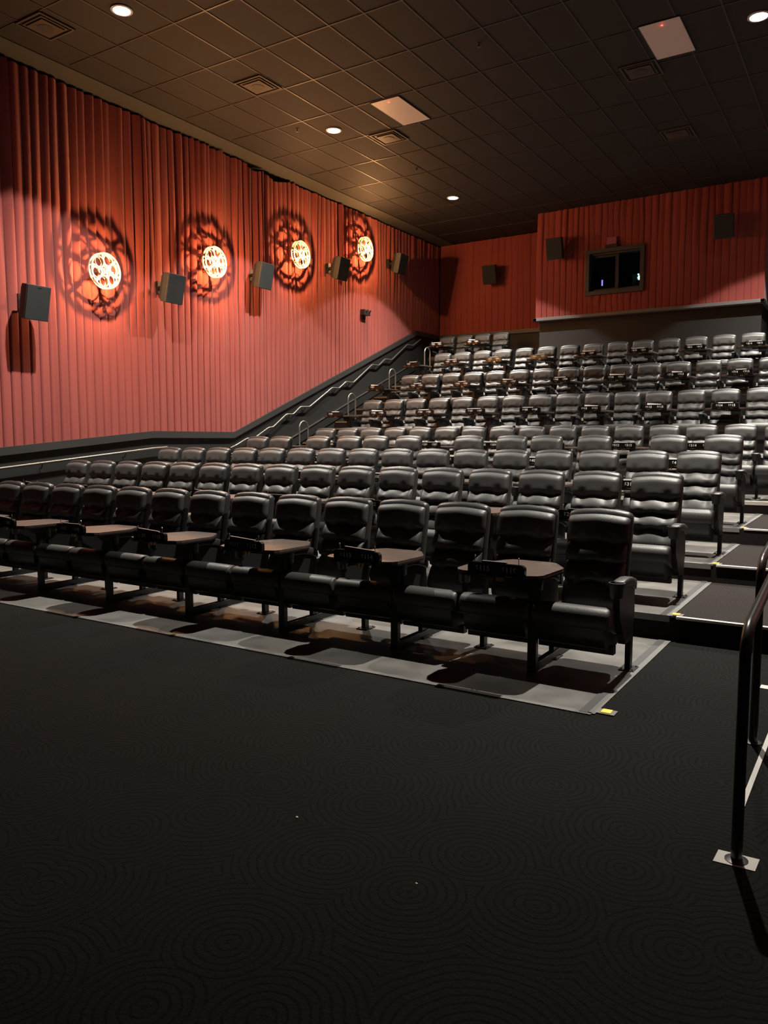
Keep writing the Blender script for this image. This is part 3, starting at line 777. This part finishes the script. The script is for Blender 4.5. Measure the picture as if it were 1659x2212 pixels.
def vent(x, y, sx, lab):
    s = thing('ceiling_diffuser', lab, 'vent', (x, y, ZC), (0, 0, 0), 'ceiling diffusers')
    a = sx
    m_ = MB()
    for (r0, r1) in ((a, a - .03), (a - .07, a - .10)):
        m_.box(-r0, r0, -r0, -r1, -.02, 0).box(-r0, r0, r1, r0, -.02, 0).box(-r0, -r1, -r1, r1, -.02, 0).box(r1, r0, -r1, r1, -.02, 0)
    obj('frame', m_, M['vent'], s, smooth=False)
    obj('backing', MB().box(-a + .03, a - .03, -a + .03, a - .03, -.006, -.001), M['black'], s, smooth=False)
    obj('centre_plate', MB().box(-a + .11, a - .11, -a + .11, a - .11, -.035, -.028), M['vent'], s, smooth=False)
    obj('disc', MB().lathe([(.11, -.040), (.11, -.035)], (0, 0, 0), 24), M['cap'], s)
vent(-9.13, 10.47, .29, 'square ceiling vent above first and second reel lamps')
vent(-8.46, 13.56, .29, 'square ceiling vent just behind the left white panel')
vent(-3.55, 13.36, .29, 'dark ceiling vent just behind the right white panel')
vent(-3.62, 16.38, .29, 'dark ceiling vent near the booth wall at right')
vent(-10.45, 7.40, .29, 'dim ceiling vent in the upper left corner')
for x, y, lab in ((-9.75, 12.3, 'small sprinkler head beside the middle left downlight'), (-8.9, 15.4, 'small sprinkler head between the left downlights near third reel'), (-5.4, 11.2, 'small sprinkler head in the dark middle of the ceiling')):
    s = tag(obj('sprinkler_head', MB().lathe([(.03, 0), (.03, -.006), (.012, -.01), (.012, -.045), (.024, -.048), (.024, -.052)], (x, y, ZC + .003), 12), M['vent']), lab, 'sprinkler', 'sprinkler heads')

# ------------------------------------------------------------------ handrails
def smooth_path(pts, r=.08, n=4):
    out = [Vector(pts[0])]
    for i in range(1, len(pts) - 1):
        a, p, b_ = Vector(pts[i - 1]), Vector(pts[i]), Vector(pts[i + 1])
        ra = min(r, (p - a).length * .45); rb = min(r, (b_ - p).length * .45)
        A = p + (a - p).normalized() * ra; B = p + (b_ - p).normalized() * rb
        for k in range(n + 1):
            t = k / n; out.append(A * (1 - t) ** 2 + p * 2 * t * (1 - t) + B * t * t)
    out.append(Vector(pts[-1])); return out
RX = XL + .12
h = thing('wall_handrail', 'grey metal handrail along the left wall ramp', 'handrail', (0, 0, 0))
obj('rail', MB().tube(smooth_path([(RX, 3.0, .867), (RX, 10.27, 1.544), (RX, 10.60, 1.56), (XL + .03, 10.62, 1.56)], .05), .020), M['railsteel'], h)
for y in (4.5, 6.2, 7.9, 9.6):
    obj('bracket', MB().tube([(XL + .02, y, .867 + (y - 3) * .0931 - .09), (XL + .08, y, .867 + (y - 3) * .0931 - .09), (RX, y, .867 + (y - 3) * .0931 - .01)], .008, 8), M['blackmetal'], h)
pts = [(12.50, 1.585), (12.854, 1.733), (13.077, 1.734), (13.576, 1.98), (13.72, 1.99), (14.199, 2.293), (14.452, 2.299), (14.715, 2.481), (15.07, 2.494), (15.997, 2.999), (16.294, 3.004), (16.60, 3.186), (16.93, 3.183), (17.83, 3.719), (18.15, 3.72), (18.48, 3.922), (18.82, 3.926), (19.676, 4.434), (20.0, 4.44), (20.45, 4.66)]
h = thing('wall_handrail', 'zigzag metal handrail climbing the left wall beside the stairs', 'handrail', (0, 0, 0))
obj('rail', MB().tube(smooth_path([(XL + .04, 12.42, 1.53)] + [(RX, y - .0, z) for y, z in pts], .05, 2), .019), M['railsteel'], h)
for y, z in ((12.95, 1.73), (14.32, 2.296), (14.9, 2.487), (16.14, 3.0), (16.76, 3.185), (17.99, 3.72), (18.65, 3.924), (19.85, 4.436)):
    obj('bracket', MB().tube([(XL + .02, y, z - .10), (XL + .08, y, z - .10), (RX, y, z - .01)], .009, 8).box(XL + .02, XL + .035, y - .04, y + .04, z - .15, z - .05), M['blackmetal'], h)
for i, (y, zt, lab) in enumerate(((13.52, 2.105, 'lowest metal hoop rail beside the left stairs'), (15.36, 2.79, 'second metal hoop rail up the left stairs'), (17.18, 3.50, 'third metal hoop rail up the left stairs'), (19.0, 4.215, 'topmost metal hoop rail near the dark back corner'))):
    zb_ = .597 + (3.56 - .597) / 17 * (math.floor((y - .15 - 12.65) / .45) + 1); zb2 = .597 + (3.56 - .597) / 17 * (math.floor((y + .15 - 12.65) / .45) + 1)
    m_ = MB().tube([(-10.62, y - .15, zb_), (-10.62, y - .15, zt - .17)] + [(-10.62, y - .15 * math.cos(a), zt - .15 + .15 * math.sin(a)) for a in [PI * k / 10 for k in range(11)]] + [(-10.62, y + .15, zt - .17), (-10.62, y + .15, zb2)], .017, 10)
    tag(obj('hoop_rail', m_, M['railsteel']), lab, 'rail', 'hoop rails beside the stairs')
def aisle_rail(x, y0, zt, y1, lab):
    h = thing('aisle_handrail', lab, 'handrail', (x, y0, 0)); s = .115
    z1 = zt + (y1 - y0) * s
    fl = lambda y: [t for k, t in tiers.items() if t[0] <= y][-1][1] if y >= 4.69 else 0
    path = smooth_path([(0, 0, 0.0), (0, 0, zt), (0, y1 - y0, z1), (0, y1 - y0, fl(y1))], .13, 6)
    obj('rail', MB().tube(path, .0225, 16), M['railblack'], h)
    obj('base_flange', MB().lathe([(.045, 0), (.045, .006), (.026, .012)], (0, 0, 0), 20), M['blackmetal'], h)
    ym = (y0 + y1) / 2
    obj('post', MB().tube([(0, ym - y0, fl(ym)), (0, ym - y0, zt + (ym - y0) * s)], .020, 14), M['railblack'], h)
aisle_rail(-.412, 3.325, .945, 9.9, 'dark metal handrail nearest the viewer at right edge of the photo')
aisle_rail(-.525, 4.72, 1.03, 11.2, 'dark metal handrail just behind the nearest one at right edge')
tag(obj('floor_plate', MB().prism([(-.085, -.05), (.07, -.06), (.085, .045), (-.07, .055)], 'z', 0, .003), M['tape'], loc=(-.412, 3.325, .0005), rot=(0, 0, .1), smooth=False), 'off white square plate under the nearest handrail post', 'plate')
tag(obj('floor_plate', MB().prism([(-.06, -.04), (.06, -.045), (.055, .04), (-.06, .045)], 'z', 0, .003), M['tape'], loc=(-.56, 5.85, .0005), smooth=False), 'small pale plate on the carpet at right edge', 'plate')
tag(obj('floor_edging', MB().prism([(-.012, -.6), (.012, -.62), (.018, 1.3), (-.006, 1.3)], 'z', 0, .006), M['tape'], loc=(-.462, 4.42, .0005), smooth=False), 'pale strip on the carpet behind nearest handrail post', 'edging strip')

# ------------------------------------------------------------------ aisle marker lights
for k, lab in ((1, 'yellow aisle marker at front corner of the front row deck'), (2, 'yellow aisle marker on step of the second tier'), (3, 'yellow aisle marker on step of the third tier'), (4, 'yellow aisle marker on step of the fourth tier')):
    y0, z = tiers[k]
    m_ = thing('aisle_marker', lab, 'marker light', (XS + (.055 if k == 1 else .02), y0 + (.07 if k == 1 else .06), z), (0, 0, 0), 'yellow aisle markers')
    obj('plate', MB().box(-.055, .055, -.045, .045, 0, .008), M['strip'], m_, smooth=False)
    obj('lens', MB().box(-.032, .028, -.032, .032, .008, .014), M['amberled'], m_, smooth=False)
for x, y, sc, lab in ((-1.26, 2.30 + .0, .012, 'pale crumb on dark carpet left of centre'), (-.86, 2.60, .009, 'tiny pale crumb on dark carpet right of centre')):
    pass
def crumb(px, py, sc, lab):
    # floor point seen at a photo position
    yaw, pitch, f = .5642, -.0919, 1688.8
    w_ = Vector((-math.sin(yaw) * math.cos(pitch), math.cos(yaw) * math.cos(pitch), math.sin(pitch)))
    r_ = Vector((math.cos(yaw), math.sin(yaw), 0)); u_ = r_.cross(w_)
    d = w_ + r_ * ((px - 829.5) / f) - u_ * ((py - 1106) / f)
    t = -1.7 / d.z
    o = obj('crumb', MB().loft([(0, 0, 0, sc, sc * .6), (sc * .4, .001, 0, sc * .9, sc * .6), (sc * .7, 0, .001, sc * .4, sc * .3)], 'z', 9, 2), M['crumb'])
    o.location = (d.x * t, d.y * t, 0); tag(o, lab, 'crumb')
crumb(641, 1766, .008, 'pale crumb on the dark carpet left of centre')
crumb(899, 1909, .006, 'tiny pale crumb on the dark carpet below centre')

# ------------------------------------------------------------------ camera and world
yaw, pitch, f = .5642, -.0919, 1688.8
w_ = Vector((-math.sin(yaw) * math.cos(pitch), math.cos(yaw) * math.cos(pitch), math.sin(pitch)))
r_ = Vector((math.cos(yaw), math.sin(yaw), 0)); u_ = r_.cross(w_)
cd = bpy.data.cameras.new('camera'); co = bpy.data.objects.new('camera', cd); COL.objects.link(co)
cd.sensor_fit = 'HORIZONTAL'; cd.sensor_width = 36; cd.lens = 36 * f / 1659; cd.clip_start = .05; cd.clip_end = 200
co.matrix_world = Matrix(((r_.x, u_.x, -w_.x, 0), (r_.y, u_.y, -w_.y, 0), (r_.z, u_.z, -w_.z, 1.7), (0, 0, 0, 1)))
sc = bpy.context.scene; sc.camera = co
wd = bpy.data.worlds.new('world'); sc.world = wd; wd.use_nodes = True
wd.node_tree.nodes['Background'].inputs[0].default_value = (0, 0, 0, 1)
sc.view_settings.view_transform = 'Standard'; sc.view_settings.look = 'None'; sc.view_settings.gamma = 1
sc.view_settings.exposure = 0.0
sc.cycles.max_bounces = 6; sc.cycles.use_denoising = True
sc.cycles.sample_clamp_indirect = 4
